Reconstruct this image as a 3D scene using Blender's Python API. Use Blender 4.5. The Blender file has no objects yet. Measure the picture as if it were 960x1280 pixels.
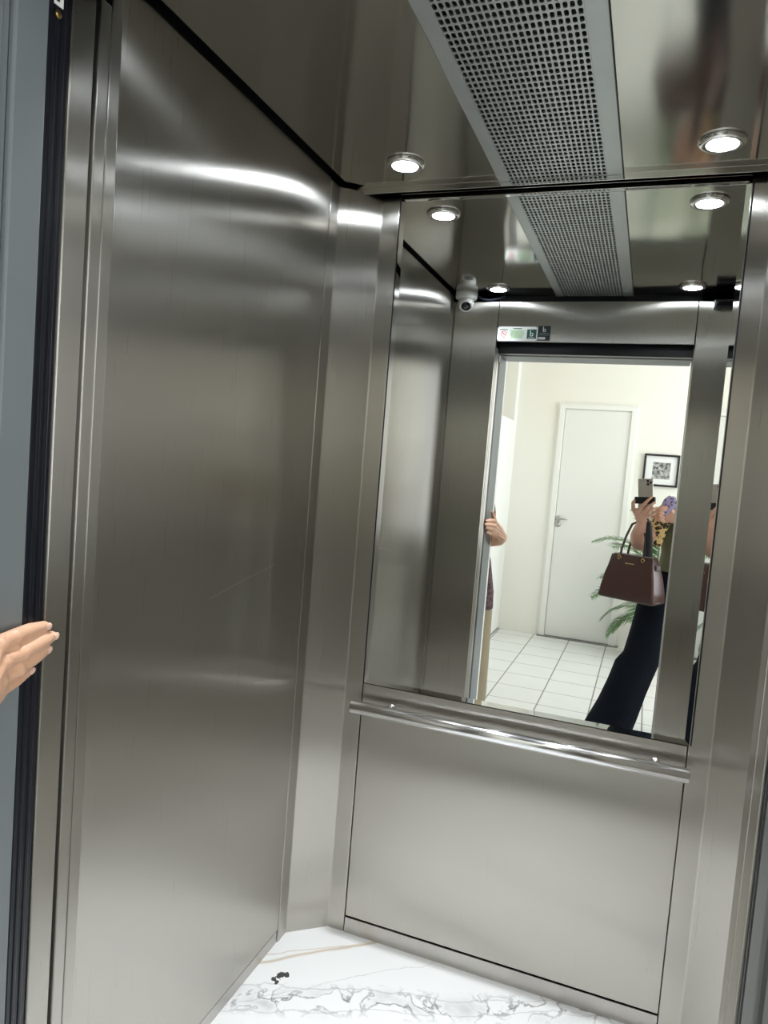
import bpy, bmesh, math, random
from mathutils import Vector, Matrix
random.seed(7)
SC = bpy.context.scene
COL = SC.collection
PI = math.pi

# ---------------------------------------------------------------- tagging
def tag(o, label=None, cat=None, group=None, kind=None):
    if label: o['label'] = label
    if cat: o['category'] = cat
    if group: o['group'] = group
    if kind: o['kind'] = kind
    return o

def empty(name, loc, label=None, cat=None, group=None):
    o = bpy.data.objects.new(name, None)
    COL.objects.link(o)
    o.location = loc
    o.empty_display_size = 0.1
    return tag(o, label, cat, group)

def link(name, me, m, parent=None, smooth=False):
    o = bpy.data.objects.new(name, me)
    COL.objects.link(o)
    for mm in (m if isinstance(m, (list, tuple)) else [m]):
        me.materials.append(mm)
    if smooth:
        for p in me.polygons: p.use_smooth = True
    if parent is not None:
        o.parent = parent
        o.matrix_parent_inverse = Matrix.Translation(parent.location).inverted() if parent.type == 'EMPTY' else Matrix.Identity(4)
    return o

def struct(o): o['kind'] = 'structure'; return o

# ---------------------------------------------------------------- mesh builder
class MB:
    def __init__(s): s.bm = bmesh.new()
    def box(s, x0, x1, y0, y1, z0, z1, bev=0.0, mi=0):
        t = bmesh.new()
        v = [t.verts.new((x, y, z)) for x in (x0, x1) for y in (y0, y1) for z in (z0, z1)]
        for f in ((0,1,3,2),(4,6,7,5),(0,4,5,1),(2,3,7,6),(0,2,6,4),(1,5,7,3)):
            t.faces.new([v[i] for i in f])
        bmesh.ops.recalc_face_normals(t, faces=t.faces)
        if bev > 0:
            bmesh.ops.bevel(t, geom=t.edges[:], offset=bev, segments=2, profile=0.5, affect='EDGES')
        s.add(t, mi); return s
    def add(s, t, mi=0, M=None):
        mp = {}
        for v in t.verts: mp[v] = s.bm.verts.new(M @ v.co if M else v.co)
        for f in t.faces:
            try:
                nf = s.bm.faces.new([mp[v] for v in f.verts]); nf.material_index = mi; nf.smooth = f.smooth
            except ValueError: pass
        t.free()
    def rbox(s, M, sx, sy, sz, bev=0.0, seg=3, mi=0):
        t = bmesh.new(); bmesh.ops.create_cube(t, size=1.0)
        bmesh.ops.scale(t, vec=(sx, sy, sz), verts=t.verts)
        if bev > 0: bmesh.ops.bevel(t, geom=t.edges[:], offset=bev, segments=seg, profile=0.5, affect='EDGES')
        s.add(t, mi, M); return s
    def lathe(s, prof, M=None, n=32, mi=0):
        t = bmesh.new(); rings = []
        for r, z in prof:
            if r < 1e-6: rings.append([t.verts.new((0, 0, z))])
            else: rings.append([t.verts.new((r*math.cos(2*PI*i/n), r*math.sin(2*PI*i/n), z)) for i in range(n)])
        for a, b in zip(rings, rings[1:]):
            for i in range(n):
                j = (i+1) % n
                q = [a[0]] if len(a) == 1 else [a[i], a[j]]
                q += [b[0]] if len(b) == 1 else [b[j], b[i]]
                if len(q) > 2:
                    f = t.faces.new(q); f.smooth = True
        bmesh.ops.recalc_face_normals(t, faces=t.faces)
        s.add(t, mi, M); return s
    def tube(s, pts, rad, n=10, mi=0, cap=True):
        s.loft([(p, (rad[i] if isinstance(rad, (list, tuple)) else rad)) for i, p in enumerate(pts)], n, mi, cap); return s
    def loft(s, ch, n=14, mi=0, cap=True, side=None, dome=False):
        """ch: list of (pos, r) or (pos, (ra, rb)); side = axis of ra"""
        t = bmesh.new(); P = [Vector(c[0]) for c in ch]; rings = []
        U = None
        R = [(c[1] if isinstance(c[1], (tuple, list)) else (c[1], c[1])) for c in ch]
        if dome:
            d0 = (P[0]-P[1]).normalized(); d1 = (P[-1]-P[-2]).normalized()
            a = [(P[0]+d0*min(R[0])*math.sin(q), tuple(r*max(math.cos(q), .05) for r in R[0])) for q in (1.45, 1.0, 0.5)]
            b = [(P[-1]+d1*min(R[-1])*math.sin(q), tuple(r*max(math.cos(q), .05) for r in R[-1])) for q in (0.5, 1.0, 1.45)]
            P = [x[0] for x in a]+P+[x[0] for x in b]; R = [x[1] for x in a]+R+[x[1] for x in b]
        for i, p in enumerate(P):
            d = (P[min(i+1, len(P)-1)]-P[max(i-1, 0)]).normalized()
            if side is not None: u = Vector(side)
            elif U is None: u = Vector((1, 0, 0)) if abs(d.x) < .8 else Vector((0, 1, 0))
            else: u = U
            u = (u-d*u.dot(d)).normalized(); U = u; w = d.cross(u)
            ra, rb = R[i]
            rings.append([t.verts.new(p+u*ra*math.cos(2*PI*k/n)+w*rb*math.sin(2*PI*k/n)) for k in range(n)])
        for a, b in zip(rings, rings[1:]):
            for k in range(n):
                f = t.faces.new((a[k], a[(k+1) % n], b[(k+1) % n], b[k])); f.smooth = True
        if cap:
            t.faces.new(rings[0][::-1]); t.faces.new(rings[-1])
        bmesh.ops.recalc_face_normals(t, faces=t.faces)
        s.add(t, mi)
        return s
    def ball(s, c, r, M=None, n=20, mi=0):
        t = bmesh.new(); bmesh.ops.create_uvsphere(t, u_segments=n, v_segments=n//2+2, radius=1)
        for f in t.faces: f.smooth = True
        rr = r if isinstance(r, (tuple, list)) else (r, r, r)
        X = Matrix.Translation(c) @ (M if M else Matrix.Identity(4)) @ Matrix.Diagonal((*rr, 1))
        s.add(t, mi, X); return s
    def extrude_poly(s, poly, z0, z1, mi=0):
        """vertical prism over a 2D polygon"""
        a = [s.bm.verts.new((x, y, z0)) for x, y in poly]; b = [s.bm.verts.new((x, y, z1)) for x, y in poly]
        n = len(poly)
        fs = [s.bm.faces.new((a[i], a[(i+1) % n], b[(i+1) % n], b[i])) for i in range(n)]
        fs += [s.bm.faces.new(a[::-1]), s.bm.faces.new(b)]
        bmesh.ops.recalc_face_normals(s.bm, faces=fs)
        for f in fs: f.material_index = mi
        return s
    def mesh(s, name):
        me = bpy.data.meshes.new(name); s.bm.to_mesh(me); s.bm.free(); return me
    def build(s, name, m, parent=None, smooth=False): return link(name, s.mesh(name), m, parent, smooth)

def remesh(mb, name, m, parent=None, voxel=.004, smooth=3):
    """fuse overlapping lofts into one continuous skin"""
    me = mb.mesh(name+'_raw'); o = bpy.data.objects.new(name+'_raw', me); COL.objects.link(o)
    r = o.modifiers.new('r', 'REMESH'); r.mode = 'VOXEL'; r.voxel_size = voxel; r.use_smooth_shade = True
    if smooth:
        q = o.modifiers.new('s', 'SMOOTH'); q.factor = .5; q.iterations = smooth
    dg = bpy.context.evaluated_depsgraph_get(); dg.update()
    nm = bpy.data.meshes.new_from_object(o.evaluated_get(dg)); nm.name = name
    bpy.data.objects.remove(o); bpy.data.meshes.remove(me)
    nm.materials.clear()
    return link(name, nm, m, parent, True)

# ---------------------------------------------------------------- materials
def nodes(name):
    m = bpy.data.materials.new(name); m.use_nodes = True
    nt = m.node_tree; b = nt.nodes['Principled BSDF']
    def N(t, **k):
        n = nt.nodes.new(t)
        for a, v in k.items(): setattr(n, a, v)
        return n
    return m, nt, b, N, nt.links.new

def plain(name, col, rough=.5, metal=0., spec=.5, noise=0., scale=20., emit=None, bump=0.):
    m, nt, b, N, L = nodes(name)
    b.inputs['Base Color'].default_value = (*col, 1); b.inputs['Roughness'].default_value = rough
    b.inputs['Metallic'].default_value = metal; b.inputs['Specular IOR Level'].default_value = spec
    if noise or bump:
        tc = N('ShaderNodeTexCoord'); n = N('ShaderNodeTexNoise'); n.inputs['Scale'].default_value = scale; n.inputs['Detail'].default_value = 5
        L(tc.outputs['Object'], n.inputs['Vector'])
        if noise:
            mx = N('ShaderNodeMix', data_type='RGBA')
            mx.inputs[6].default_value = (*[max(0, c*(1-noise)) for c in col], 1); mx.inputs[7].default_value = (*[min(1, c*(1+noise)) for c in col], 1)
            L(n.outputs['Fac'], mx.inputs[0]); L(mx.outputs[2], b.inputs['Base Color'])
        if bump:
            bp = N('ShaderNodeBump'); bp.inputs['Strength'].default_value = bump; bp.inputs['Distance'].default_value = .002
            L(n.outputs['Fac'], bp.inputs['Height']); L(bp.outputs['Normal'], b.inputs['Normal'])
    if emit:
        b.inputs['Emission Color'].default_value = (*emit[0], 1); b.inputs['Emission Strength'].default_value = emit[1]
    return m

def steel(name, col=(.505, .484, .443), rough=.33, aniso=.95, horiz=False, grain=1., warp=0., scratch=None, ceil=False):
    m, nt, b, N, L = nodes(name)
    b.inputs['Metallic'].default_value = 1
    b.inputs['Anisotropic'].default_value = aniso
    tc = N('ShaderNodeTexCoord')
    mp = N('ShaderNodeMapping'); mp.inputs['Scale'].default_value = (4, 700, 700) if (horiz or ceil) else (700, 700, 4)
    L(tc.outputs['Object'], mp.inputs['Vector'])
    n = N('ShaderNodeTexNoise'); n.inputs['Scale'].default_value = 1; n.inputs['Detail'].default_value = 3
    L(mp.outputs[0], n.inputs['Vector'])
    cl = N('ShaderNodeTexNoise'); cl.inputs['Scale'].default_value = 2.2; cl.inputs['Detail'].default_value = 4
    L(tc.outputs['Object'], cl.inputs['Vector'])
    mr = N('ShaderNodeMapRange'); mr.inputs['From Min'].default_value = .25; mr.inputs['From Max'].default_value = .75
    mr.inputs['To Min'].default_value = rough*(1-.025*grain); mr.inputs['To Max'].default_value = rough*(1+.025*grain)
    L(n.outputs['Fac'], mr.inputs['Value']); L(mr.outputs[0], b.inputs['Roughness'])
    mx = N('ShaderNodeMix', data_type='RGBA')
    mx.inputs[6].default_value = (*[c*.985 for c in col], 1); mx.inputs[7].default_value = (*[c*1.015 for c in col], 1)
    ad = N('ShaderNodeMath', operation='MULTIPLY_ADD'); ad.inputs[1].default_value = .5; 
    L(n.outputs['Fac'], ad.inputs[0])
    hl = N('ShaderNodeMath', operation='MULTIPLY'); hl.inputs[1].default_value = .5; L(cl.outputs['Fac'], hl.inputs[0]); L(hl.outputs[0], ad.inputs[2])
    L(ad.outputs[0], mx.inputs[0])
    outc = mx.outputs[2]
    if scratch:  # a pale hairline between two points on the panel (y0,z0)-(y1,z1)
        (y0, z0), (y1, z1) = scratch
        sp = N('ShaderNodeSeparateXYZ'); L(tc.outputs['Object'], sp.inputs[0])
        def M(op, a, c): 
            q = N('ShaderNodeMath', operation=op)
            for i, v in enumerate((a, c)):
                if isinstance(v, (int, float)): q.inputs[i].default_value = v
                else: L(v, q.inputs[i])
            return q.outputs[0]
        k = (z1-z0)/(y1-y0)
        zz = M('SUBTRACT', sp.outputs[2], M('ADD', M('MULTIPLY', sp.outputs[1], k), z0-k*y0))
        zz = M('ADD', zz, M('MULTIPLY', M('SUBTRACT', cl.outputs['Fac'], .5), .03))
        on = M('MULTIPLY', M('LESS_THAN', M('ABSOLUTE', zz, 0), .0011), M('MULTIPLY', M('GREATER_THAN', sp.outputs[1], y0), M('LESS_THAN', sp.outputs[1], y1)))
        m2 = N('ShaderNodeMix', data_type='RGBA'); m2.inputs[7].default_value = (.8, .78, .74, 1)
        L(M('MULTIPLY', on, .55), m2.inputs[0]); L(outc, m2.inputs[6]); outc = m2.outputs[2]
    L(outc, b.inputs['Base Color'])
    if ceil:
        b.inputs['Tangent'].default_value = (0, 1, 0) if 'Tangent' in b.inputs else None
        cx = N('ShaderNodeCombineXYZ'); cx.inputs[1].default_value = 1; L(cx.outputs[0], b.inputs['Tangent'])
    else:
        g = N('ShaderNodeNewGeometry'); cr = N('ShaderNodeVectorMath', operation='CROSS_PRODUCT'); cr.inputs[1].default_value = (0, 0, 1)
        L(g.outputs['True Normal'], cr.inputs[0]); L(cr.outputs[0], b.inputs['Tangent'])
    if warp:
        wn = N('ShaderNodeTexNoise'); wn.inputs['Scale'].default_value = 1.6; wn.inputs['Detail'].default_value = 1
        L(tc.outputs['Object'], wn.inputs['Vector'])
        bp = N('ShaderNodeBump'); bp.inputs['Strength'].default_value = 1; bp.inputs['Distance'].default_value = warp
        L(wn.outputs['Fac'], bp.inputs['Height']); L(bp.outputs['Normal'], b.inputs['Normal'])
    return m

def marble():
    m, nt, b, N, L = nodes('white_marble')
    tc = N('ShaderNodeTexCoord'); sp = N('ShaderNodeSeparateXYZ'); L(tc.outputs['Object'], sp.inputs[0])
    X, Y = sp.outputs[0], sp.outputs[1]
    def M(op, *a):
        q = N('ShaderNodeMath', operation=op)
        for i, v in enumerate(a):
            if isinstance(v, (int, float)): q.inputs[i].default_value = v
            else: L(v, q.inputs[i])
        return q.outputs[0]
    def noise(s, d=6, dist=0.):
        n = N('ShaderNodeTexNoise'); n.inputs['Scale'].default_value = s; n.inputs['Detail'].default_value = d; n.inputs['Distortion'].default_value = dist
        L(tc.outputs['Object'], n.inputs['Vector']); return M('SUBTRACT', n.outputs['Fac'], .5)
    n1, n2, n3 = noise(3.0), noise(11., 8, .6), noise(30., 6)
    def line(k, c, amp, w, xa=None, xb=None):
        """1 on the wavy line y = k x + c, falling off over w"""
        d = M('ADD', M('SUBTRACT', Y, M('ADD', M('MULTIPLY', X, k), c)), M('ADD', M('MULTIPLY', n1, amp), M('MULTIPLY', n2, amp*.5)))
        v = M('SUBTRACT', 1., M('MINIMUM', 1., M('DIVIDE', M('ABSOLUTE', d), w)))
        if xa is not None:
            v = M('MULTIPLY', v, M('MULTIPLY', M('GREATER_THAN', X, xa), M('LESS_THAN', X, xb)))
        return v
    col = N('ShaderNodeRGB'); col.outputs[0].default_value = (.90, .90, .89, 1); cur = col.outputs[0]
    def over(fac, c):
        nonlocal cur
        q = N('ShaderNodeMix', data_type='RGBA'); L(fac, q.inputs[0]); L(cur, q.inputs[6]); q.inputs[7].default_value = (*c, 1); cur = q.outputs[2]
    # broad grey bands broken by fine noise
    for k, c, w, s in ((.42, 1.95, .07, 1.0), (.42, 1.50, .08, .9), (.5, 1.13, .06, .8)):
        f = line(k, c, .10, w)
        brk = M('MINIMUM', 1., M('ADD', M('MULTIPLY', M('MAXIMUM', 0., n2), 2.2), M('MAXIMUM', 0., M('SUBTRACT', 1., M('MULTIPLY', M('ABSOLUTE', M('ADD', n2, M('MULTIPLY', n3, .25))), 26.)))))
        over(M('MULTIPLY', M('MULTIPLY', f, brk), s), (.22, .22, .23))
    for k, c, w in ((.38, 1.97, .004), (.46, 1.935, .003), (.9, 2.35, .0025)):
        over(M('MULTIPLY', line(k, c, .10, w), .5), (.40, .39, .38))
    over(M('MULTIPLY', line(.86, 2.49, .05, .012), .8), (.60, .46, .30))
    over(M('MULTIPLY', line(.70, 2.385, .05, .005), .65), (.62, .50, .36))
    # small dark smudge
    def blot(x, y, r):
        d = M('SQRT', M('ADD', M('POWER', M('SUBTRACT', X, x), 2.), M('POWER', M('SUBTRACT', Y, y), 2.)))
        return M('LESS_THAN', M('ADD', d, M('MULTIPLY', n3, .045)), r)
    for x, y, r in ((-.817, 1.70, .012), (-.803, 1.708, .006), (-.826, 1.680, .006), (-.814, 1.676, .004)):
        over(blot(x, y, r), (.07, .075, .07))
    L(cur, b.inputs['Base Color']); b.inputs['Roughness'].default_value = .16
    return m

def tiles():
    m, nt, b, N, L = nodes('white_floor_tiles')
    tc = N('ShaderNodeTexCoord'); sp = N('ShaderNodeSeparateXYZ'); L(tc.outputs['Object'], sp.inputs[0])
    def M(op, *a):
        q = N('ShaderNodeMath', operation=op)
        for i, v in enumerate(a):
            if isinstance(v, (int, float)): q.inputs[i].default_value = v
            else: L(v, q.inputs[i])
        return q.outputs[0]
    gx = M('ABSOLUTE', M('SUBTRACT', M('FLOORED_MODULO', M('ADD', sp.outputs[0], .83+.155), .31), .155))
    gy = M('ABSOLUTE', M('SUBTRACT', M('FLOORED_MODULO', M('ADD', sp.outputs[1], 2.07+.15), .30), .15))
    g = M('MAXIMUM', M('LESS_THAN', gx, .0042), M('LESS_THAN', gy, .0036))
    n = N('ShaderNodeTexNoise'); n.inputs['Scale'].default_value = 5; n.inputs['Detail'].default_value = 4; L(tc.outputs['Object'], n.inputs['Vector'])
    cr = N('ShaderNodeMix', data_type='RGBA'); cr.inputs[6].default_value = (.76, .77, .75, 1); cr.inputs[7].default_value = (.84, .85, .83, 1); L(n.outputs['Fac'], cr.inputs[0])
    q = N('ShaderNodeMix', data_type='RGBA'); L(g, q.inputs[0]); L(cr.outputs[2], q.inputs[6]); q.inputs[7].default_value = (.28, .27, .26, 1)
    L(q.outputs[2], b.inputs['Base Color']); b.inputs['Roughness'].default_value = .25
    bp = N('ShaderNodeBump'); bp.invert = True; bp.inputs['Strength'].default_value = .4; bp.inputs['Distance'].default_value = .002; L(g, bp.inputs['Height']); L(bp.outputs[0], b.inputs['Normal'])
    return m

def blotch(name, base, dark, scale, lo, hi, mid=None, rough=.8):
    """two-tone print (leopard / blouse pattern)"""
    m, nt, b, N, L = nodes(name)
    tc = N('ShaderNodeTexCoord'); v = N('ShaderNodeTexVoronoi'); v.inputs['Scale'].default_value = scale
    n = N('ShaderNodeTexNoise'); n.inputs['Scale'].default_value = scale*.7; L(tc.outputs['Object'], n.inputs['Vector'])
    ad = N('ShaderNodeVectorMath', operation='MULTIPLY_ADD'); ad.inputs[1].default_value = (.03, .03, .03)
    L(n.outputs['Color'], ad.inputs[0]); L(tc.outputs['Object'], ad.inputs[2]); L(ad.outputs[0], v.inputs['Vector'])
    r = N('ShaderNodeValToRGB'); e = r.color_ramp.elements
    e[0].position = 0; e[0].color = (*(mid or dark), 1); e[1].position = 1; e[1].color = (*base, 1)
    a = e.new(lo); a.color = (*dark, 1); c = e.new(hi); c.color = (*base, 1)
    r.color_ramp.interpolation = 'CONSTANT' if mid else 'LINEAR'
    L(v.outputs['Distance'], r.inputs[0]); L(r.outputs[0], b.inputs['Base Color']); b.inputs['Roughness'].default_value = rough
    return m

S_WALL = steel('brushed_steel', rough=.28, aniso=1.0)
S_LEFT = steel('brushed_steel_scratched', rough=.28, aniso=1.0, scratch=((1.351, 1.099), (1.648, 1.145)))
S_KICK = steel('brushed_steel_kick', col=(.52, .50, .47), rough=.34, aniso=.6)
S_CEIL = steel('polished_ceiling_steel', col=(.56, .545, .51), rough=.10, aniso=.25, ceil=True, warp=.012)
S_POL = steel('polished_steel', col=(.70, .69, .67), rough=.10, aniso=.2)
CHROME = plain('satin_chrome', (.80, .80, .81), .15, 1)
MIRROR = plain('mirror_silver', (.90, .915, .905), 0.0, 1)
DARK = plain('gap_shade', (.008, .009, .011), .7)  # near-black colour stands in for the shade behind gaps and holes
RUBBER = plain('black_rubber', (.006, .007, .012), .28, noise=.2)
GREYP = plain('grey_paint', (.165, .183, .188), .38, noise=.05, scale=8)
ALU = plain('zinc_grille', (.52, .55, .55), .38, .75, noise=.08, scale=14)
WHITE_W = plain('white_wall', (.87, .87, .84), .7, noise=.02, scale=3, bump=.05)
CREAM_W = plain('cream_wall', (.86, .84, .765), .7, noise=.02, scale=3, bump=.05)
BEIGE = plain('beige_recess', (.66, .58, .44), .75, noise=.03, scale=4)
CEIL_W = plain('white_ceiling_paint', (.85, .85, .83), .8, noise=.02)
DOOR_W = plain('white_door_paint', (.80, .80, .76), .45, noise=.015, scale=5)
FRAME_W = plain('white_frame_paint', (.84, .84, .79), .5, noise=.015, scale=5)
PLASTIC_W = plain('white_plastic', (.72, .72, .69), .35, noise=.03)
BLACK = plain('black_plastic', (.012, .012, .014), .3, noise=.2)
GLASS_B = plain('black_glass', (.004, .004, .006), .05)
MARBLE = marble(); TILES = tiles()

# ================================================================= CAR: setting
F0, FI, BK = .49, .768, 1.95           # landing face, car front wall inner face, back wall plane
ZT = 2.195                             # suspended ceiling
XL, XR = -.889, .312

struct(MB().box(XL-.03, XR+.03, .70, BK+.03, -.06, 0).build('floor', MARBLE))
sill = MB()
sill.box(-.692, .122, .49, .698, -.05, -.002, .001)
for k in range(9): sill.box(-.692, .122, .505+k*.021, .511+k*.021, -.002, .0005)
struct(sill.build('trim_1', S_KICK))

# left wall
struct(MB().box(XL-.004-.02, XL, FI+.004, 1.812, .042, 2.189, .0018).build('wall_left', S_LEFT))
struct(MB().box(XL-.05, XL-.025, FI-.02, BK+.02, 0, 2.40).build('wall_left_backing', DARK))
struct(MB().box(XL-.02, XL-.003, FI, 1.812, 0, .037, .001).build('baseboard_left', S_KICK))
# corner columns: one folded sheet each (post, chamfer, return)
def column(sx, name):
    f = (lambda x: x) if sx < 0 else (lambda x: (XL+XR)-x)
    a = [(XL, 1.817), (XL, 1.866), (-.79, BK), (-.7365, BK)]
    b = [(-.7365, BK+.012), (-.795, BK+.012), (XL-.012, 1.871), (XL-.012, 1.817)]
    mb = MB(); mb.extrude_poly([(f(x), y) for x, y in a+b], 0, 2.186)
    bmesh.ops.bevel(mb.bm, geom=[e for e in mb.bm.edges if abs(e.verts[0].co.z-e.verts[1].co.z) > 1], offset=.0025, segments=2, profile=.5, affect='EDGES')
    return struct(mb.build(name, S_WALL))
column(-1, 'trim_2'); column(1, 'trim_3')
# back wall below the mirror
struct(MB().box(-.7335, .1575, BK, BK+.02, .052, .773, .0018).build('wall_back', S_WALL))
struct(MB().box(-.7335, .1575, BK-.002, BK+.018, 0, .0485, .0012).build('baseboard_back', S_KICK))
struct(MB().box(XL-.05, XR+.05, BK+.022, BK+.05, 0, 2.40).build('wall_back_backing', DARK))
# right wall
struct(MB().box(XR, XR+.02, FI+.004, 1.812, .042, 2.189, .0018).build('wall_right', S_WALL))
struct(MB().box(XR+.003, XR+.02, FI, 1.812, 0, .037, .001).build('baseboard_right', S_KICK))
struct(MB().box(XR+.025, XR+.05, FI-.02, BK+.02, 0, 2.40).build('wall_right_backing', DARK))
# front wall: two side panels and the header
JL, JR = -.686, .116
struct(MB().box(XL+.006, JL-.0015, FI-.02, FI, 0, 2.165, .0015).build('wall_front', S_WALL))
struct(MB().box(JR+.0015, XR-.002, FI-.02, FI, 0, 2.165, .0015).build('wall_front_side', S_WALL))
struct(MB().box(JL+.002, JR-.002, FI-.02, FI, 1.994, 2.165, .0015).build('wall_front_header', S_WALL))
struct(MB().box(XL, XL+.005, FI-.01, FI+.006, 0, 2.165, .0015).build('trim_4', S_POL))
fb = MB()
fb.box(XL-.05, JL-.012, .50, FI-.024, 0, 2.40); fb.box(JR+.012, XR+.05, .50, FI-.024, 0, 2.40); fb.box(XL-.05, XR+.05, .50, FI-.024, 2.03, 2.40)
struct(fb.build('wall_front_backing', DARK))
# door jambs: two steel strips with a shadow gap, a black seal, the grey landing frame with a bead
def jamb(s, xj, nm):
    # s = +1: solid lies towards -x (left jamb)
    def bx(mb, y0, y1, d0=0., z1=1.972, bev=.0015): 
        a, c = xj-s*d0, xj-s*.011
        return mb.box(min(a, c), max(a, c), y0, y1, 0, z1, bev)
    a = MB(); bx(a, .7265, FI-.0225); struct(a.build('trim_%d' % nm, S_WALL))
    a = MB(); bx(a, .683, .7195); struct(a.build('trim_%d' % (nm+1), S_WALL))
    a = MB(); bx(a, .651, .6815, .002); bx(a, .658, .664, .0005); bx(a, .669, .675, .0005)
    struct(a.build('trim_%d' % (nm+2), RUBBER))
    a = MB(); bx(a, .6045, .650, 0, 1.99, .003); bx(a, .5955, .604, .0075, 1.99); bx(a, F0-.004, .595, .004, 1.99, .003)
    struct(a.build('trim_%d' % (nm+3), GREYP))
jamb(1, JL, 5); jamb(-1, JR, 9)
lt = MB(); lt.box(JL, JR, .652, .700, 1.953, 2.02, .001); lt.box(JL, JR, .7005, .747, 2.006, 2.03, .001)
struct(lt.build('trim_13', RUBBER))
struct(MB().box(JL, JR, F0-.004, .650, 1.950, 2.02, .003).build('trim_14', GREYP))

# ceiling: two polished sheets either side of the grille, with a turned-down polished edge at the back
def sheet(x0, x1, y0, y1, z, nx, ny, name):
    mb = MB(); mb.box(x0, x1, y0, y1, z, z+.004, .001)
    return struct(mb.build(name, S_CEIL))
CB = 1.912
sheet(-.870, -.4505, .735, CB, ZT, 8, 8, 'ceiling')
sheet(-.1345, XR-.018, .735, CB, ZT, 8, 8, 'ceiling_side')
struct(MB().box(-.870, XR-.018, CB+.0005, CB+.004, ZT-.0155, ZT+.012, .0008).build('trim_15', S_POL))
struct(MB().box(XL-.05, XR+.05, .50, BK+.05, 2.40, 2.43).build('roof_light_block', DARK))  # unseen lid added to stop light leaking in above the ceiling gaps
struct(MB().box(-.735, .16, BK-.001, BK+.012, 2.186, 2.2, .001).build('trim_16', S_POL))

# ================================================================= CAR: things
# mirror with ground edge
def mirror():
    x0, x1, z0, z1 = -.7325, .162, .7755, 2.180
    r = empty('mirror', ((x0+x1)/2, BK, z0), 'large rectangular wall mirror above the chrome handrail on the back wall', 'mirror')
    t = bmesh.new(); w = .013; d = .0011; yb = BK+.0015
    def ring(i, y): return [t.verts.new(p) for p in ((x0+i, y, z0+i), (x1-i, y, z0+i), (x1-i, y, z1-i), (x0+i, y, z1-i))]
    a, b, c = ring(w, yb), ring(0, yb-d), ring(0, yb+.008)
    t.faces.new(a)
    for i in range(4):
        j = (i+1) % 4
        t.faces.new((a[i], b[i], b[j], a[j])); t.faces.new((b[i], c[i], c[j], b[j]))
    t.faces.new(c[::-1]); bmesh.ops.recalc_face_normals(t, faces=t.faces)
    mb = MB(); mb.add(t); mb.build('mirror_glass', MIRROR, r)
    for a, c in ((x0-.0038, x0-.0006), (x1+.0006, x1+.0045)):
        MB().box(a, c, BK-.0015, BK+.012, z0, z1, .0006).build('edge_channel', BLACK, r)
mirror()

# handrail
def handrail():
    r = empty('handrail', (-.29, 1.895, .70), 'polished chrome tube handrail running below the mirror on the back wall', 'handrail')
    x0, x1, y, z, R = -.745, .164, 1.893, .7185, .0185
    mb = MB(); prof = [(0, 0), (R-.002, 0), (R, .002), (R, x1-x0-.002), (R-.002, x1-x0), (0, x1-x0)]
    mb.lathe(prof, Matrix.Translation((x0, y, z)) @ Matrix.Rotation(PI/2, 4, 'Y'), 40); mb.build('rail_tube', CHROME, r)
    for x in (-.64, .085):
        b = MB(); b.lathe([(0, 0), (.013, 0), (.013, .003), (.006, .004), (.006, .048), (0, .048)], Matrix.Translation((x, BK-.0002, z-.004)) @ Matrix.Rotation(PI/2, 4, 'X'), 24)
        b.build('bracket', CHROME, r)
handrail()

# ventilation grille
def grille():
    r = empty('ventilation_grille', (-.29, 1.33, ZT), 'long perforated metal ventilation grille down the middle of the lift ceiling', 'grille')
    Y0, Y1 = .745, CB-.001
    x0, x1, xa, xb = -.449, -.136, -.4185, -.1745
    for a, c in ((x0, xa), (xb, x1)):
        MB().box(a, c, Y0, Y1, ZT-.004, ZT+.01, .0012).build('side_flange', ALU, r)
    nx = 21; px = (xb-xa)/nx; ny = 55; py = (Y1-Y0)/ny; hx, hy = .0040, .0081
    t = bmesh.new(); zb = ZT-.0025; zt = ZT
    cache = {}
    def V(x, y, z):
        k = (round(x, 5), round(y, 5), round(z, 5))
        if k not in cache: cache[k] = t.verts.new((x, y, z))
        return cache[k]
    K = 12
    for i in range(nx):
        for j in range(ny):
            cx, cy = xa+(i+.5)*px, Y0+(j+.5)*py
            inn = []
            for k in range(K):
                a = 2*PI*(k+.5)/K; e = .62
                c, s = math.cos(a), math.sin(a)
                inn.append((cx+hx*math.copysign(abs(c)**e, c), cy+hy*math.copysign(abs(s)**e, s)))
            cor = [(cx+px/2, cy+py/2), (cx-px/2, cy+py/2), (cx-px/2, cy-py/2), (cx+px/2, cy-py/2)]
            q = K//4
            for s_ in range(4):
                f = [V(*cor[s_], zb)]+[V(*inn[k], zb) for k in range((s_+1)*q-1, s_*q-1, -1)]
                t.faces.new(f)
                k = ((s_+1)*q-1); k2 = (k+1) % K
                t.faces.new([V(*inn[k], zb), V(*cor[s_], zb), V(*cor[(s_+1) % 4], zb), V(*inn[k2], zb)])
            for k in range(K):
                k2 = (k+1) % K
                t.faces.new([V(*inn[k], zb), V(*inn[k2], zb), V(*inn[k2], zt), V(*inn[k], zt)])
    mb = MB(); mb.add(t); mb.build('perforated_plate', ALU, r)
    MB().box(x0, x1, Y0, Y1, ZT+.03, ZT+.035).build('back_plate', DARK, r)
grille()

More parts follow.
